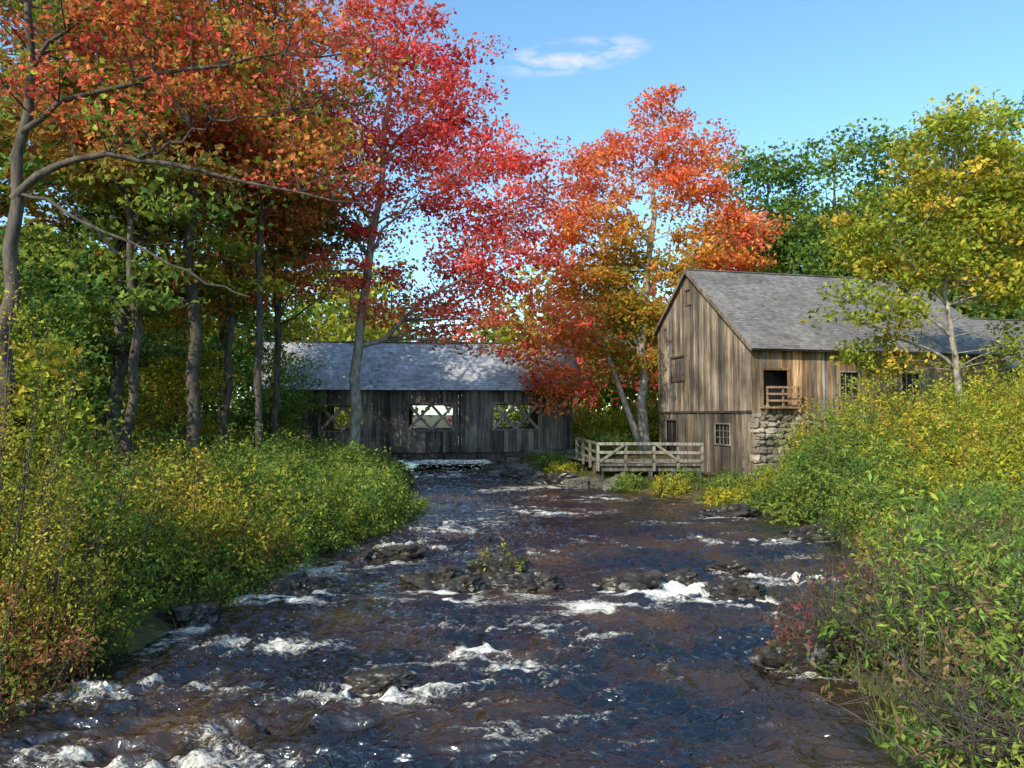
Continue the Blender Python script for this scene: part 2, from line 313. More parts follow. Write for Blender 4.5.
def toned(P,K):
    t=sst(8.5,13,P[:,2]+3*(fbm(P[:,0]*.35+P[:,1]*.2,P[:,2]*.35,77,2)-.5))*(fbm(P[:,0]*.6,P[:,2]*.6+P[:,1]*.3,66,2)>.46)*(rng.random(len(P))<.8)
    w=np.array([(.58,.13,.06),(.62,.24,.06),(.5,.10,.07)])[rng.integers(0,3,len(P))]*(.7+.5*rng.random((len(P),1)))
    return K*(1-t[:,None])+w*t[:,None]
for i,(x,y,h,w,pal,rr) in enumerate([(-10.4,25,21,3.4,MIX,.24),(-9.2,27,22,3.0,YG,.16),(-11.6,22.5,17,3,OLV,.17),(-14.5,27,21,4,OLV,.25),(-17,23,20,4.5,OLV,.26),(-12.6,33,22,4,MIX,.25),(-9.9,31.5,19,2.8,OLV,.15),(-16,36,22,5,GREEN,.28),(-21,30,22,5,MIX,.3),(-13,41,20,4,YG,.26),(-11.2,29,20,2.6,MIX,.17)]):
    tree('forest_tree',[(x,y,.6),(x+.25*rng.normal(),y,h*.35),(x+.3*rng.normal(),y,h*.65),(x,y,h*.93)],rr,[(x,y,h*.84,w*.8,w*.8,h*.14),(x-w*.35,y,h*.66,w*.8,w*.8,h*.09),(x+w*.35,y,h*.58,w*.8,w*.7,h*.08),(x-.5,y,h*.42,w*.8,w*.7,h*.06,.5)],
     105,90,.125,.68,pal,M_bark,limbs=14,flat=.3,gain=1.55,colfn=toned)
for (x,y,h,w,pal) in [(-12.6,19.5,7.5,1.6,OLV),(-14.8,22,9,1.9,OLV),(-16.8,26,9.5,2.2,GREEN),(-13.3,29.5,8.5,1.8,YG),(-15.5,32.5,9,2.2,OLV),(-18.5,30,10,2.4,GREEN),(-11.9,36.5,7,1.6,OLV),(-10.2,14.5,6,1.3,YG),(-11.6,12.6,7.5,1.5,OLV),(-20,35,10,2.5,GREEN),(-14,45,8,2.2,OLV),(-19,42,9,2.5,OLV)]:
    tree('sapling_tree',[(x,y,.6),(x+.2,y,h*.5),(x,y,h*.95)],.07,[(x,y,h*.72,w*.8,w*.8,h*.24),(x,y,h*.42,w,w,h*.17),(x+.3*w,y,h*.55,w*.8,w*.8,h*.15)],60,80,.085,.45,pal,limbs=12,flat=.4)
for (x,y,h) in [(-13.2,25.2,19),(-18.5,38,20)]:
    bl=[(x,y,h*(.3+.11*k),2.6*(1-.12*k),2.6*(1-.12*k),.35) for k in range(7)]
    tree('pine_tree',[(x,y,.6),(x,y,h*.5),(x,y,h)],.24,bl,140,110,.10,.6,[(.035,.07,.025),(.05,.085,.03),(.06,.1,.03)],limbs=40,flat=.2,asp=.2)
tree('overhanging_maple_tree',[(-7.75,11,.6),(-7.6,11,3),(-7.45,11,5.4),(-7.25,11,8),(-7.1,11,11)],.17,
 [(-6.4,11,8.6,1.4,1.3,1.0),(-4.3,11.3,8.6,1.9,1.2,.9),(-2.8,11.6,7.2,1.1,1.0,.4,.7),(-2.6,11.8,8.6,1.2,1.1,.8,.9),(-5.6,11,7.4,1.2,1.0,.3,.6),(-6.6,11,10,2.0,1.6,1.1),(-4.2,11.5,9.6,1.8,1.3,.7)],
 190,46,.046,.26,[(.46,.10,.05),(.46,.18,.05),(.2,.18,.03),(.44,.14,.05),(.45,.07,.06),(.16,.16,.03),(.42,.09,.05)],limbs=0,flat=.35,twigs=3,asp=.8,
 custom=[([(-7.4,11,6.5),(-6.9,11,7.0),(-6.1,11.1,7.2),(-4.7,11.2,7.0),(-3.6,11.4,6.75),(-2.3,11.6,6.6)],.065),
 ([(-7.35,11,6.6),(-6.6,11,6.35),(-5.6,11.1,5.8),(-4.6,11.3,5.3),(-4.0,11.4,5.1)],.03),
 ([(-7.3,11,7.5),(-6.4,11.1,8.2),(-5.2,11.2,8.5),(-3.6,11.4,8.9),(-2.2,11.6,9.0)],.045),([(-7.2,11,8.4),(-6.6,11,9.3),(-5.4,11,9.9)],.035),([(-5.6,11.1,7.15),(-4.6,11.2,7.7),(-3.4,11.4,8.0)],.025)])
# distant forest (one mass)
fe=empty('distant_forest');FC=[];FK=[];FT=Tubes()
PR=[GREEN,OLV,ORNG,YG,MIX,PINK,MIX,OLV,YG];PLf=[GREEN,OLV,GREEN,YG,OLV,MIX,GREEN]
spots=[]
for yy in (60,69,80,93,106):
    for xx in np.arange(-75,100,7.5):
        x=xx+rng.normal()*2;y_=yy+rng.normal()*2
        if -11<x<0 and yy<90:continue
        h=14+3*rng.random()+(8 if x>24 else 0)+(5 if x<-14 else 0)+(4 if yy>90 else 0)
        spots.append((x,y_,h))
for yy in np.arange(-5,60,8):
    for xx in (-40,-32,-25):spots.append((xx+rng.normal()*2,yy+rng.normal()*2,17))
    for xx in (34,42,52):spots.append((xx+rng.normal()*2,yy+rng.normal()*2,15))
for (x,y_,h) in spots:
    PALS=PLf if (x<-12 or x>22) else PR
    pal=PALS[rng.integers(0,len(PALS))];nc=30;nl=40
    g=float(terr(x,y_));FT.add([(x,y_,g-.2),(x+.2,y_,h*.5),(x,y_,h*.9)],[.3,.2,.05],6)
    d=rng.normal(size=(nc,3));d/=np.linalg.norm(d,axis=1)[:,None]
    C=np.array([x,y_,h*.53])+d*(.4+.6*rng.random((nc,1)))*np.array([4.2,4.2,h*.46])
    FC.append(np.repeat(C,nl,0)+rng.normal(size=(nc*nl,3))*np.array([1.2,1.2,.8]));FK.append(palcol(pal,rng.integers(0,len(pal),nc),nl,gain=1.45))
FC=np.concatenate(FC);leaf_mesh('foliage',FC,.34*(.7+.6*rng.random(len(FC))),np.concatenate(FK),fe)
FT.build('trunks',M_bark,fe)
# ------------------------------------------------------------ bushes
YO=[(.24,.25,.035),(.31,.28,.04),(.16,.19,.035),(.38,.28,.04),(.26,.15,.05)]
bush('tall_shrub',-6.9,9.4,1.5,1.7,5.1,130,120,.030,YO,.17)
bush('tall_shrub',-6.0,9.6,.9,1.0,2.4,70,90,.030,YO,.15)
bush('tall_shrub',-5.9,8.6,.8,1.0,1.5,50,90,.032,[(.13,.18,.035),(.22,.2,.04),(.26,.10,.05),(.2,.08,.05)],.15)
for (x,y_,rx,ry,h) in [(-6.6,12.2,1.3,1.6,2.5),(-6.3,15,1.5,1.7,2.2),(-6.1,18,1.6,1.7,2.0),(-5.4,21,1.7,1.7,1.85),(-4.7,24.2,1.4,1.7,1.6),(-5.8,27,1.7,1.8,1.8),(-8.6,14,1.8,2,2.6),(-8.5,18.5,1.8,2.2,2.6),(-8.3,23,2,2.2,2.4),(-9,28,2.2,2.4,2.2),(-6.4,31.5,1.6,2,1.6),(-11.5,17,2,2.5,3.0),(-12,24,2.2,2.5,2.7),(-9.5,35,2.4,2.4,2.0),(-9.8,10.5,1.6,2,3.6)]:
    bush('alder_bush',x,y_,rx,ry,h*(.88+.36*rng.random()),int(38*rx*ry),85,.034+.0012*y_,[LB,OLV,LB,YO][rng.integers(0,4)] if y_<20 else [LB,OLV][rng.integers(0,2)],.16+.003*y_,ragged=.65)
for (x,y_,h) in [(-5.7,13.6,1.1),(-5.3,16.5,1.2),(-5.1,19.2,1.1),(-4.2,22.4,1.0),(-6.4,10.8,1.2),(-4.7,28.5,1.0),(-3.9,25.2,.9)]:
    bush('streamside_shrub',x,y_,.9,1.3,h,50,65,.045,LB,.15)
for (x,y_,rx,ry,h,pal) in [(11,25.3,1.5,1.5,3.7,OLV),(12.6,22.5,1.8,1.8,4.3,YG),(13.4,19,2,2,4.5,YG),(10.4,21.5,1.2,1.3,2.5,OLV),(11,18,1.5,1.6,2.8,YG),(13.2,28,1.8,1.5,5.0,YG),(15.5,24,2.2,2,5.2,YG),(16,19.5,2,2,4.6,OLV),(12.4,30.5,1.2,1.1,3.9,YG),(9.6,15.2,1.4,1.5,2.0,OLV),(8.2,12.8,1.3,1.4,1.9,OLV),(18.5,26,2.4,2,5.4,YG),(19,31,2.4,2,5.0,YG),
 (9.4,23.6,1.1,1.2,2.0,OLV),(9.5,26.2,1.2,1.1,1.6,YG),(9.5,19.5,1.0,1.4,1.7,OLV),(10.6,28.3,1.2,1.2,1.9,OLV),(8.7,25.4,.7,.7,.9,OLV),(8.9,17.2,.8,1,1.2,YG)]:
    bush('streamside_bush',x,y_,rx,ry,h,int(34*rx*ry)+10,85,.036+.0012*y_,pal,.16+.003*y_,ragged=.6)
NR=[(.12,.19,.045),(.17,.24,.045),(.09,.15,.035),(.23,.26,.05),(.18,.12,.06)]
for (x,y_,rx,ry,h,b_,n) in [(5.3,7.5,1.2,1.1,2.1,30,50),(4.7,9.3,1.0,1.1,1.5,40,30),(6.6,9.4,1.4,1.4,2.3,20,60),(6.7,11.6,1.3,1.3,2.1,14,55),(4.2,6.3,.9,.9,1.2,70,20)]:
    bush('willow_shrub',x,y_,rx,ry,h,n,60,.055,NR,.15,asp=.34,bare=b_,ragged=.6)
RT=[(.16,.055,.05),(.13,.07,.05),(.12,.13,.04),(.2,.08,.06)]
bush('red_twig_shrub',4.1,10.2,.6,.6,1.0,18,45,.042,RT,.12,bare=46)
bush('red_twig_shrub',5.0,11.0,.7,.7,1.7,20,45,.042,RT,.14,bare=40)
T=Tubes();SC=[];se=empty('tall_weed')
for _ in range(8):
    s=np.array([4.5+rng.normal()*.35,7.5+rng.normal()*.3,.8]);c=s+np.array([rng.normal()*.25,rng.normal()*.2,1.4+.7*rng.random()])
    q=bez(s,(s+c)/2,c,12);T.add(q,np.linspace(.01,.003,12),4)
    for k in range(3,12):SC.append(q[k]+rng.normal(size=(7,3))*.07)
T.build('stems',M_bark,se);SC=np.concatenate(SC);leaf_mesh('leaves',SC,.05+.025*rng.random(len(SC)),palcol(NR,rng.integers(0,4,len(SC)),1),se,asp=.3)
# ------------------------------------------------------------ grass & litter
def inbank(n,y0,y1,d0,d1,side):
    y_=y0+(y1-y0)*rng.random(n);d=d0+(d1-d0)*rng.random(n)**1.5
    x=np.where(side<0,xleft(y_)-d,xright(y_)+d);return x,y_
GV=[];GC=[]
for (n,y0,y1,d1,side,hh) in [(12000,6,45,4,-1,.3),(9000,4,26,4,1,.3),(17000,26,46,5,1,.2)]:
    x,y_=inbank(n,y0,y1,.05,d1,side);z=terr(x,y_)
    patch=fbm(x*.9,y_*.9,200,3)>.45
    x,y_,z=x[patch],y_[patch],z[patch];n=len(x)
    an=rng.random(n)*6.28;h=hh*(.4+.9*rng.random(n));w=.012+.018*rng.random(n);ln=rng.normal(size=(n,2))*.12
    B=np.stack([x,y_,z],1);D=np.stack([np.cos(an)*w,np.sin(an)*w,0*w],1)
    GV.append(np.stack([B-D,B+D,B+np.stack([ln[:,0],ln[:,1],h],1)],1).reshape(-1,3))
    GC.append(np.array([(.10,.14,.03),(.15,.16,.04),(.07,.11,.03),(.2,.17,.07)])[rng.integers(0,4,n)]*(.7+.6*rng.random((n,1))))
GV=np.concatenate(GV);mk('grass',GV,np.arange(len(GV)).reshape(-1,3),M_grass,np.concatenate(GC))
n=12000;x,y_=inbank(n,12,50,.2,9,np.where(rng.random(n)<.5,-1,1));C=np.stack([x,y_,terr(x,y_)+.03],1)
leaf_mesh('leaf_litter',C,.05+.03*rng.random(n),palcol([(.4,.16,.04),(.35,.2,.05),(.2,.12,.05),(.3,.10,.05)],rng.integers(0,4,n),1,gain=.9),None,up=3)
for (x,y_,r) in [(2.6,38.6,.7),(6.6,31.2,.7),(7.9,28.2,.8),(2.2,40.5,.8),(9.2,31.5,.9),(8.6,30,.7),(5.2,33.2,.6),(7.6,33.0,.6)]:
    bush('low_shrub',x,y_,r,r,float(terr(x,y_))+.45+.25*rng.random(),34,45,.07,OLV if rng.random()<.6 else YG,.16)
# ------------------------------------------------------------ rocks
def rockdata(loc,s,seed,flat=True,sub=3):
    import bmesh
    bm=bmesh.new();bmesh.ops.create_icosphere(bm,subdivisions=sub,radius=1)
    V=[];
    for v in bm.verts:
        c=v.co;o=Vector((seed*3.1,seed*1.7,0))
        if flat:
            k=1+.55*mnoise.noise(c*1.1+o)+.28*mnoise.noise(c*2.7+o)+.1*mnoise.noise(c*6+o)
        else:
            k=.95+.5*mnoise.noise(c*1.2+o)+.55*abs(mnoise.noise(c*2.1+o))+.2*mnoise.noise(c*4.5+o)+.1*mnoise.noise(c*10+o)
        c=c*k
        if flat:c.x=max(-.85,min(.85,c.x));c.z=max(-.7,min(.7+.15*c.x,c.z))
        else:c.z=min(c.z,.95+.4*c.x-.2*c.y)
        V.append((loc[0]+c.x*s[0],loc[1]+c.y*s[1],loc[2]+c.z*s[2]))
    F=[[v.index for v in f.verts] for f in bm.faces];bm.free();return np.array(V),np.array(F)
for i,(x,y_,a,b_,c) in enumerate(ROCKS):
    V,F=rockdata((x,y_,.02 if y_<35 else .05),(a,b_,c*1.1),i,False,4);mk('river_rock',V,F,M_rock,smooth=False)
bush('water_weed',-.3,15.4,.5,.35,.85,14,35,.045,[(.3,.26,.06),(.2,.2,.04),(.12,.16,.03)],.07,bare=26)
VV=[];FF=[];CC=[];o=0
for i in range(190):
    if i<120:
        y_=33+15*rng.random();x=float(xright(y_))+(rng.random()-.2)*1.6
    else:
        x=-1.2+5*rng.random();y_=44.6+2.2*rng.random()
    s=.13+.3*rng.random()**1.5;V,F=rockdata((x,y_,max(0.02,float(terr(x,y_)))+.04),(s*1.3,s,s*.75),i+50)
    VV.append(V);FF.append(F+o);o+=len(V);CC.append(np.tile(np.array([.17,.15,.12])*(.4+.9*rng.random()),(len(F),1)))
mk('bank_stones',np.concatenate(VV),np.concatenate(FF),M_stone,np.concatenate(CC))
# ------------------------------------------------------------ building helpers
Zv=np.array([0,0,1.])
def plank_wall(B,O,u,nrm,L_,zb,zt,ops,w,base,t=.03,var=.3,grey=.25):
    s=0
    while s<L_-.02:
        ww=min(w*(.75+.5*rng.random()),L_-s);u0=s+.004;u1=s+ww-.008;mid=(u0+u1)/2
        lo=zb-rng.random()*.06;iv=[(lo,None)]
        for (a,b_,z0,z1) in ops:
            if a<mid<b_:
                new=[]
                for (p,q) in iv:
                    qq=q if q is not None else 1e9
                    if z0>p and z0<qq:new.append((p,z0))
                    if z1<qq:new.append((max(p,z1),q))
                iv=new
        k=base*(1+var*rng.normal());k=np.clip(k,base*.4,base*1.5)
        if rng.random()<grey:k=k.mean()*np.array([1.12,.96,.80])*(.6+.5*rng.random())
        off=nrm*(rng.random()*.016)
        for (p,q) in iv:
            q0=zt(u0) if q is None else q;q1=zt(u1) if q is None else q
            a=O+u*u0+off;b_=O+u*u1+off;th=nrm*t
            B.add8([a+Zv*p,b_+Zv*p,b_-th+Zv*p,a-th+Zv*p,a+Zv*q0,b_+Zv*q1,b_-th+Zv*q1,a-th+Zv*q0],k)
        s+=ww
def shingles(B,O,u,sl,L_,S_,base,ex=.17,w=.2):
    nrm=np.cross(u,sl);nrm/=np.linalg.norm(nrm)
    if nrm[2]<0:nrm=-nrm
    y_=0
    while y_<S_-.02:
        x=-rng.random()*.1
        while x<L_:
            ww=w*(.6+.8*rng.random());x0=max(x,0);x1=min(x+ww-.006,L_)
            if x1>x0+.02:
                le=min(ex*1.3,S_-y_);d=rng.random()*.02
                o=O+u*x0+sl*(y_-d)+nrm*.022;k=base*(.78+.4*rng.random())
                if rng.random()<.05:k=k*.7
                B.box(o,u*(x1-x0),sl*(le+d)-nrm*.018,nrm*.014,k)
            x+=ww
        y_+=ex
def window(B,G,O,u,nrm,u0,u1,z0,z1,nx,nz,col,fr=.09):
    A=lambda a,z:O+u*a+Zv*z
    for (p,q) in [((u0-fr,z0-fr/2),(u1+fr,z0-fr/2)),((u0-fr,z1+fr/2),(u1+fr,z1+fr/2))]:
        B.beam(A(*p)+nrm*.035,A(*q)+nrm*.035,.06,fr,col)
    for a in (u0-fr/2,u1+fr/2):B.beam(A(a,z0)+nrm*.032,A(a,z1)+nrm*.032,fr,.055,col,up=nrm)
    for i in range(1,nx):a=u0+(u1-u0)*i/nx;B.beam(A(a,z0)-nrm*.03,A(a,z1)-nrm*.03,.035,.03,col,up=nrm)
    for i in range(1,nz):z=z0+(z1-z0)*i/nz;B.beam(A(u0,z)-nrm*.034,A(u1,z)-nrm*.034,.03,.035,col)
    if G is not None:G.box(A(u0,z0)-nrm*.07,u*(u1-u0),-nrm*.01,Zv*(z1-z0))
# ------------------------------------------------------------ MILL
mill=empty('wooden_mill_building')
u=np.array([.9703,.2419,0]);g=np.array([-.2419,.9703,0]);C0=np.array([10.88,34,0]);Ls=14.2
GB=np.array([.30,.23,.16]);SB=np.array([.39,.24,.135])
zt2=lambda t:min(6.55+.74*t,6.55+.74*5.95-.74*(t-5.95))-.03
W=Boxes();G=Boxes();F_=Boxes();D_=Boxes()
ng=-u;ns=-g
gops=[(5.7,6.25,9.2,9.95),(6.5,8.0,5.2,6.45),(1.95,3.3,1.9,2.85),(7.5,8.9,1.0,3.0)]
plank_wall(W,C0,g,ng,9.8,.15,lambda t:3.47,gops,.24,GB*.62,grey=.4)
plank_wall(W,C0+ng*.035,g,ng,9.8,3.42,zt2,gops,.22,GB,grey=.35)
F_.beam(C0+ng*.06+Zv*3.46+g*-.03,C0+ng*.06+Zv*3.46+g*9.85,.05,.1,np.array([.08,.06,.045]))
sops=[(.55,1.85,3.75,5.35),(4.6,5.6,4.2,5.3),(8,9,4.2,5.3)]
plank_wall(W,C0+ns*.002,u,ns,Ls,3.3,lambda t:6.45,sops,.24,SB,grey=.25)
plank_wall(W,C0+g*9.8,u,g,Ls,1,lambda t:8.0,[],.3,GB*.7)
plank_wall(W,C0+u*Ls,g,u,9.8,1,zt2,[],.3,GB*.7)
F_.box(C0+ns*.02+ng*.04,u*.14,ns*.03,Zv*6.5,GB*.7)
window(F_,G,C0+ng*.03,g,ng,5.7,6.25,9.2,9.95,1,5,GB*.55,.07)
window(F_,G,C0+ng*.03,g,ng,6.5,8.0,5.2,6.45,3,2,GB*.45)
window(F_,G,C0,g,ng,1.95,3.3,1.9,2.85,4,3,np.array([.26,.22,.17]),.07)
window(F_,G,C0,g,ng,7.5,8.9,1.0,3.0,2,1,GB*.4)
window(F_,None,C0,u,ns,.55,1.85,3.75,5.35,1,1,SB*.8);G.box(C0+u*.55-ns*.6+Zv*3.75,u*1.3,-ns*.01,Zv*1.6)
F_.box(C0+u*.35+ns*.02+Zv*3.6,u*1.75,ns*.55,Zv*.07,SB*.8)
for a in (.4,1.2,2.0):F_.box(C0+u*a+ns*.48+Zv*3.67,u*.07,ns*.07,Zv*.9,SB*.9)
for z_ in (3.95,4.25,4.55):F_.beam(C0+u*.36+ns*.57+Zv*z_,C0+u*2.1+ns*.57+Zv*z_,.035,.09,SB)
for a in (.45,1.95):F_.beam(C0+u*a+ns*.5+Zv*3.6,C0+u*a+ns*.02+Zv*2.95,.08,.08,SB*.7)
window(F_,G,C0,u,ns,4.6,5.6,4.2,5.3,3,2,np.array([.34,.28,.2]),.07);window(F_,G,C0,u,ns,8,9,4.2,5.3,3,2,np.array([.34,.28,.2]),.07)
D_.box(C0+g*.7+u*.2+Zv*.2,u*(Ls-.5),g*8.9,Zv*6.0)  # near-black backing block: indoor shade behind plank gaps put into its colour
def roof(B,S,A0,Lr,run1,ze,slope,run2,ov=.22,base=np.array([.23,.21,.195])):
    s1=np.array([g[0],g[1],slope]);l1=np.linalg.norm(s1);s1=s1/l1
    s2=np.array([-g[0],-g[1],slope]);s2=s2/np.linalg.norm(s2)
    O1=A0-g*.45-u*ov+Zv*(ze-.45*slope+.06);len1=(run1+.45)*l1
    n1=np.cross(u,s1)
    B.box(O1-n1*.08,u*(Lr+2*ov),s1*len1,n1*.09,np.array([.12,.1,.08]))
    shingles(S,O1,u,s1,Lr+2*ov,len1,base)
    zr=ze+slope*run1
    O2=A0+g*(run1+run2+.25)-u*ov+Zv*(zr-slope*(run2+.25)+.06);len2=(run2+.25)*l1
    n2=-np.cross(u,s2)
    B.box(O2-n2*.08,u*(Lr+2*ov),s2*(len2-.02),n2*.088,np.array([.12,.1,.08]))
    shingles(S,O2,u,s2,Lr+2*ov,len2,base*.9)
    pk=A0+g*run1+Zv*(zr+.1)
    B.beam(pk-u*(ov+.02),pk+u*(Lr+ov+.02),.22,.05,base*.8)
    for uo in (-ov-.03,):
        B.beam(O1+u*(uo+ov)-n1*.06+s1*.02,O1+u*(uo+ov)-n1*.06+s1*len1,.04,.16,GB*.75,up=n1)
        B.beam(O2+u*(uo+ov)-n2*.06+s2*.02,O2+u*(uo+ov)-n2*.06+s2*(len2-.08),.04,.16,GB*.75,up=n2)
S_=Boxes();RB=Boxes()
roof(RB,S_,C0,Ls,5.95,6.55,.74,3.85)
E0=C0+u*(Ls+.4)
plank_wall(W,E0+g*.5,u,ns,7,1.5,lambda t:5.8,[(2,3,4,5)],.27,SB*.9)
plank_wall(W,E0+u*7+g*.5,g,u,8.5,1.5,lambda t:5.9+.5*min(t,8.5-t),[],.27,GB*.8)
roof(RB,S_,E0+g*.6,7,4.4,5.85,.66,4.4)
W.build('plank_walls',M_wood,mill);F_.build('trim_and_frames',M_wood,mill);G.build('window_panes',M_glass,mill);D_.build('shade_backing',M_dark,mill)
S_.build('roof_shingles',M_shingle,mill);RB.build('roof_deck',M_wood,mill)
VV=[];FF=[];CC=[];o=0
z=-.1;row=0
while z<3.25:
    hh=.24+.12*rng.random();s=-.1+rng.random()*.2
    while s<Ls and s<12:
        w_=.3+.4*rng.random();c=C0+u*(s+w_/2)+ns*(.0+.05*rng.random())+Zv*(z+hh/2)
        V,F=rockdata((0,0,0),(w_*.62,.28,hh*.72),row*31+int(s*10))
        V=np.outer(V[:,0],u)+np.outer(V[:,1],g)+np.outer(V[:,2],Zv)+c
        VV.append(V);FF.append(F+o);o+=len(V);CC.append(np.tile(np.array([.30,.255,.20])*(.45+.8*rng.random()),(len(F),1)));s+=w_
    z+=hh;row+=1
mk('stone_foundation',np.concatenate(VV),np.concatenate(FF),M_stone,np.concatenate(CC),mill)
# ------------------------------------------------------------ deck raised on posts over the water's edge
dk=empty('wooden_deck');B=Boxes();DC=np.array([.26,.23,.18])
x0,x1,y0,y1,zf=4.0,8.9,35.2,38.6,.95
x=x0
while x<x1-.05:
    B.box((x,y0-.12,zf),(.185,0,0),(0,y1-y0+.12,0),(0,0,.05),DC*(.7+.6*rng.random()));x+=.2
for yy in (y0+.06,(y0+y1)/2,y1-.2):B.box((x0,yy,zf-.27),(x1-x0,0,0),(0,.14,0),(0,0,.265),DC*.75)
for xx in np.arange(x0+.1,x1,1.15):
    for yy in (y0+.07,y1-.3):B.box((xx,yy-.01,-.35),(.17,0,0),(0,.16,0),(0,0,zf-.27+.34),DC*.6)
for xx in np.arange(x0+.2,x1-1.2,2.3):B.beam((xx,y0+.0,.12),(xx+1.1,y0+.0,zf-.3),.045,.12,DC*.7)
def rail(p,q,n):
    p=np.array(p,float);q=np.array(q,float)
    for i in range(n+1):
        c=p+(q-p)*i/n
        B.box((c[0]-.07,c[1]-.2,c[2]-.25),(.13,0,0),(0,.13,0),(0,0,1.32),DC*(.7+.5*rng.random()))
    for dz in (1.02,.62,.25):B.beam(p+[0,-.24,dz],q+[0,-.24,dz],.045,.13,DC*(.8+.4*rng.random()))
rail((x0,y0,zf),(6.6,y0,zf),2);rail((6.61,y0-.003,zf),(8.85,y0-.003,zf-.02),2)
rail((x0-.002,y0+.1,zf),(x0-.5,y1+2.2,zf+.1),3)
B.beam((6.7,y0-.3,zf+.98),(7.7,y0-.3,zf+.25),.04,.11,DC);B.beam((4.1,y0-.3,zf+.22),(5.2,y0-.3,zf+.98),.04,.11,DC)
# approach walk toward the bridge
d_=np.array([-.5,2.1,0]);d_=d_/np.linalg.norm(d_)
for k in range(22):
    c=np.array([x0-.2,y1-.4,zf-.01])+d_*k*.24;B.box(c,np.array([1.4,.33,0]),d_*.21,Zv*.05,DC*(.7+.5*rng.random()))
B.build('planks_and_rails',M_wood,dk)
# ------------------------------------------------------------ COVERED BRIDGE
br=empty('covered_bridge')
P0=np.array([-15.3,46,0]);bu=np.array([19.1,1.6,0]);bl=np.linalg.norm(bu);bu/=bl;bg=np.array([-bu[1],bu[0],0]);Wd=5.0
W=Boxes();K_=np.array([.20,.175,.15]);zb0=1.0;ze=5.25
ops=[(3.5,6.2,2.35,3.85),(8.9,11.7,2.4,3.95),(14.2,17.0,2.45,4.0)]
plank_wall(W,P0+Zv*0,bu,-bg,bl,zb0,lambda t:ze,ops,.26,K_,var=.35)
plank_wall(W,P0+bg*Wd,bu,bg,bl,zb0,lambda t:ze,ops,.26,K_,var=.25)
T_=Boxes()
for off,nn in ((0,-bg),(Wd,bg)):
    Oo=P0+bg*off
    if off==0:
        # truss diagonals crossing behind every opening: two tall X panels per opening
        for (a,b_,c,d) in ops:
            n_=2;wd=(b_-a)/n_
            for k in range(n_):
                xa=a+k*wd;xb=xa+wd
                e_=.35*wd/(d-c)
                T_.beam(Oo-nn*.07+bu*(xa-e_)+Zv*(c-.35),Oo-nn*.07+bu*(xb+e_)+Zv*(d+.35),.07,.17,K_*1.9,up=bu)  # both diagonals lightened: sunlight on the timbers put into their colour
                T_.beam(Oo-nn*.15+bu*(xb+e_)+Zv*(c-.35),Oo-nn*.15+bu*(xa-e_)+Zv*(d+.35),.07,.17,K_*1.7,up=bu)
            T_.beam(Oo-nn*.24+bu*(a-.5)+Zv*(c-.3),Oo-nn*.24+bu*(b_+.5)+Zv*(c-.3),.08,.22,K_)
    for z_ in (1.1,5.1):T_.beam(Oo-nn*.34+bu*.05+Zv*z_,Oo-nn*.34+bu*(bl-.05)+Zv*z_,.1,.24,K_)
    for (a,b_,c,d) in ops:window(T_,None,Oo,bu,nn,a,b_,c,d,1,1,K_*1.2,.12)
T_.box(P0+bg*.4+Zv*.95+bu*.05,bu*(bl-.1),bg*(Wd-.8),Zv*.1,K_*.8)
for yy in (.25,1.7,3.2,4.6):T_.beam(P0+bg*yy+Zv*.72-bu*.5,P0+bg*yy+Zv*.72+bu*(bl+.5),.3,.42,K_*.6)
i=0
while i<bl:T_.beam(P0+bu*i+Zv*5.2+bg*.05,P0+bu*i+bg*(Wd-.05)+Zv*5.2,.14,.18,K_);i+=1.6
for s_,nn in ((0,-bu),(bl,bu)):
    O=P0+bu*s_+nn*.02
    plank_wall(W,O,bg,nn,Wd,1.0,lambda t:ze+min(t,Wd-t)*1.08,[(.8,Wd-.8,.9,4.6)],.26,K_)
S_=Boxes();RB=Boxes();sl=1.08
for side in (0,1):
    gg=bg if side==0 else -bg
    s1=np.array([gg[0],gg[1],sl]);l1=np.linalg.norm(s1);s1/=l1
    O1=(P0 if side==0 else P0+bg*Wd)-gg*.45-bu*.5+Zv*(ze-.45*sl+.08);ln=(Wd/2+.45)*l1
    n1=np.cross(bu,s1);n1=n1 if n1[2]>0 else -n1
    RB.box(O1-n1*.08,bu*(bl+1.0),s1*(ln-.01*side),n1*.088,K_*.7)
    shingles(S_,O1,bu,s1,bl+1.0,ln,np.array([.45,.46,.48]),.2,.25)
    for q in (-.03,bl+1.03):RB.beam(O1+bu*q-n1*.05,O1+bu*q-n1*.05+s1*(ln-.05*side),.04,.2,K_*.8,up=n1)
pk=P0+bg*Wd/2+Zv*(ze+sl*Wd/2+.13);RB.beam(pk-bu*.52,pk+bu*(bl+.52),.25,.06,K_)
W.build('board_siding',M_wood,br);T_.build('lattice_truss_and_floor',M_wood,br);S_.build('roof_shingles',M_shingle,br);RB.build('roof_deck',M_wood,br)
VV=[];FF=[];CC=[];o=0
for (s0,s1_) in ((-.5,6.6),(14.6,20.0)):
    z=-.3
    while z<.5:
        s=s0
        while s<s1_:
            w_=.4+.5*rng.random();c=P0+bu*(s+w_/2)+bg*(.1+.1*rng.random())+Zv*(z+.15)
            V,F=rockdata((0,0,0),(w_*.62,.4,.26),int(s*17+z*100)+900);V=V+c
            VV.append(V);FF.append(F+o);o+=len(V);CC.append(np.tile(np.array([.2,.18,.15])*(.4+.7*rng.random()),(len(F),1)));s+=w_
        z+=.3
mk('stone_abutment',np.concatenate(VV),np.concatenate(FF),M_stone,np.concatenate(CC),br)
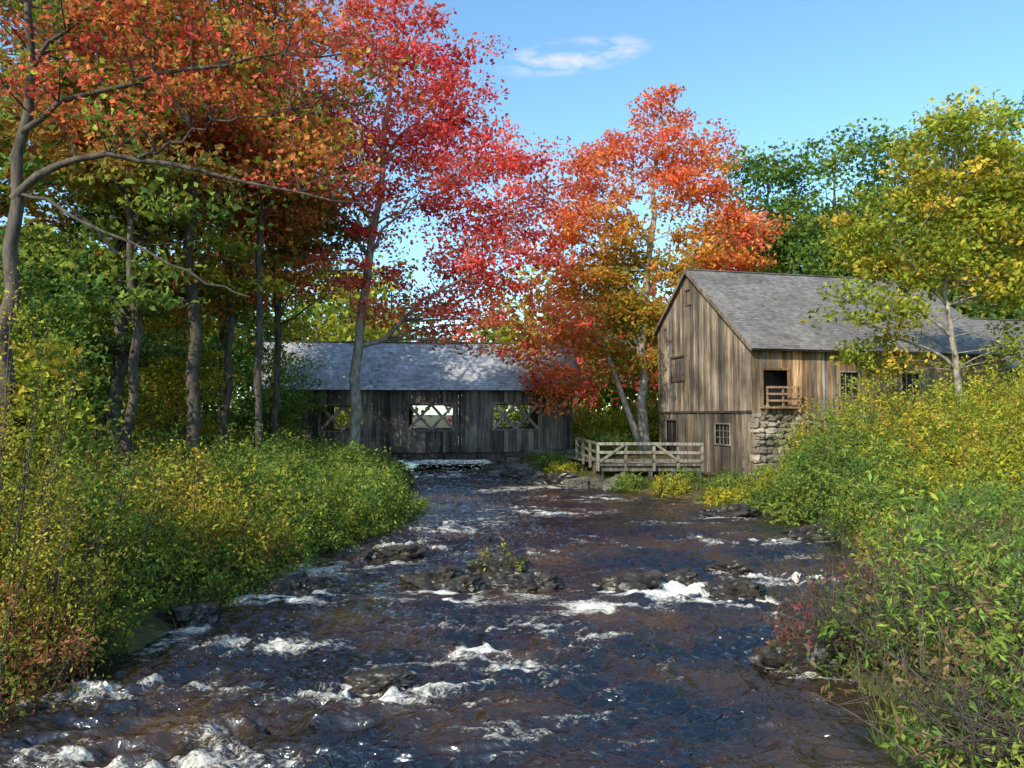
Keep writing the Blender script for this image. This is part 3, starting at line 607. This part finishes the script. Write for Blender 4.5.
for (x,y_,rx,h,pal) in [(5.6,50,2,4,YG),(8.5,51,2.2,4.5,YG),(2.5,56,3,5,OLV),(-16.5,43,2,3.6,YG),(-18.5,41,2.4,4,OLV),(-12.5,38,2,2.6,YG),(11,52,2.5,5,OLV),(5.6,43.5,1.0,1.8,OLV),(-11,57,3,6,YG),(-14,58,3,7,OLV),(-17.5,52,2.5,6,OLV)]:
    bush('roadside_bush',x,y_,rx,rx,h,80,75,.1,pal,.3)
# ------------------------------------------------------------ light, sky
to_sun=Vector((-.66,-1,.78)).normalized()
sd=bpy.data.lights.new('sun','SUN');sd.energy=5.0;sd.angle=math.radians(.5);sd.color=(1,.92,.77)
so=bpy.data.objects.new('sun',sd);COL.objects.link(so);so.rotation_euler=(-to_sun).to_track_quat('-Z','Y').to_euler()
w=bpy.data.worlds.new('World');sc.world=w;w.use_nodes=True;nt=w.node_tree;nt.nodes.clear();L=nt.links.new
out=N(nt,'ShaderNodeOutputWorld');bg=N(nt,'ShaderNodeBackground');bg.inputs[1].default_value=.15
sky=N(nt,'ShaderNodeTexSky',sky_type='NISHITA');sky.sun_disc=False;sky.sun_elevation=math.asin(to_sun.z);sky.sun_rotation=math.atan2(to_sun.x,to_sun.y);sky.air_density=1.0;sky.dust_density=.6;sky.ozone_density=1.5
tn=N(nt,'ShaderNodeMix',data_type='RGBA',blend_type='MULTIPLY');tn.inputs[0].default_value=1;tn.inputs[7].default_value=(1.42,1.85,1.95,1);L(sky.outputs[0],tn.inputs[6])
tc=N(nt,'ShaderNodeTexCoord');sp=N(nt,'ShaderNodeSeparateXYZ');L(tc.outputs['Generated'],sp.inputs[0])
def M(op,a,b=None):
    n=N(nt,'ShaderNodeMath',operation=op)
    for i,q in enumerate((a,b)):
        if q is None:continue
        if isinstance(q,(int,float)):n.inputs[i].default_value=q
        else:L(q,n.inputs[i])
    return n.outputs[0]
uu=M('DIVIDE',sp.outputs[0],sp.outputs[1]);vv=M('DIVIDE',sp.outputs[2],sp.outputs[1])
du=M('SUBTRACT',uu,.085);dv=M('SUBTRACT',M('SUBTRACT',vv,.487),M('MULTIPLY',du,.15))
cb=N(nt,'ShaderNodeCombineXYZ');L(M('MULTIPLY',uu,16.0),cb.inputs[0]);L(M('MULTIPLY',vv,38.0),cb.inputs[1])
no=N(nt,'ShaderNodeTexNoise');no.inputs['Scale'].default_value=1.3;no.inputs['Detail'].default_value=7;no.inputs['Distortion'].default_value=.2;L(cb.outputs[0],no.inputs['Vector'])
r2=M('ADD',M('POWER',M('ABSOLUTE',M('DIVIDE',du,.115)),2.0),M('POWER',M('ABSOLUTE',M('DIVIDE',dv,.028)),2.0))
mk_=M('MULTIPLY',M('MAXIMUM',M('SUBTRACT',1.0,r2),0.0),M('MAXIMUM',M('MULTIPLY',M('SUBTRACT',no.outputs[0],.40),4.0),0.0))
mk_=M('MINIMUM',mk_,.8)
mxc=N(nt,'ShaderNodeMix',data_type='RGBA');L(mk_,mxc.inputs[0]);L(tn.outputs[2],mxc.inputs[6]);mxc.inputs[7].default_value=(6.0,6.1,6.3,1)
L(mxc.outputs[2],bg.inputs[0]);L(bg.outputs[0],out.inputs[0])
# ------------------------------------------------------------ camera
cd=bpy.data.cameras.new('camera');cd.sensor_width=36;cd.lens=26.4;cd.clip_end=3000;cd.clip_start=.1
co=bpy.data.objects.new('camera',cd);COL.objects.link(co);co.location=(0,0,3.3);co.rotation_euler=(math.radians(92.37),0,0);sc.camera=co
sc.view_settings.view_transform='Standard';sc.view_settings.look='None';sc.view_settings.exposure=0
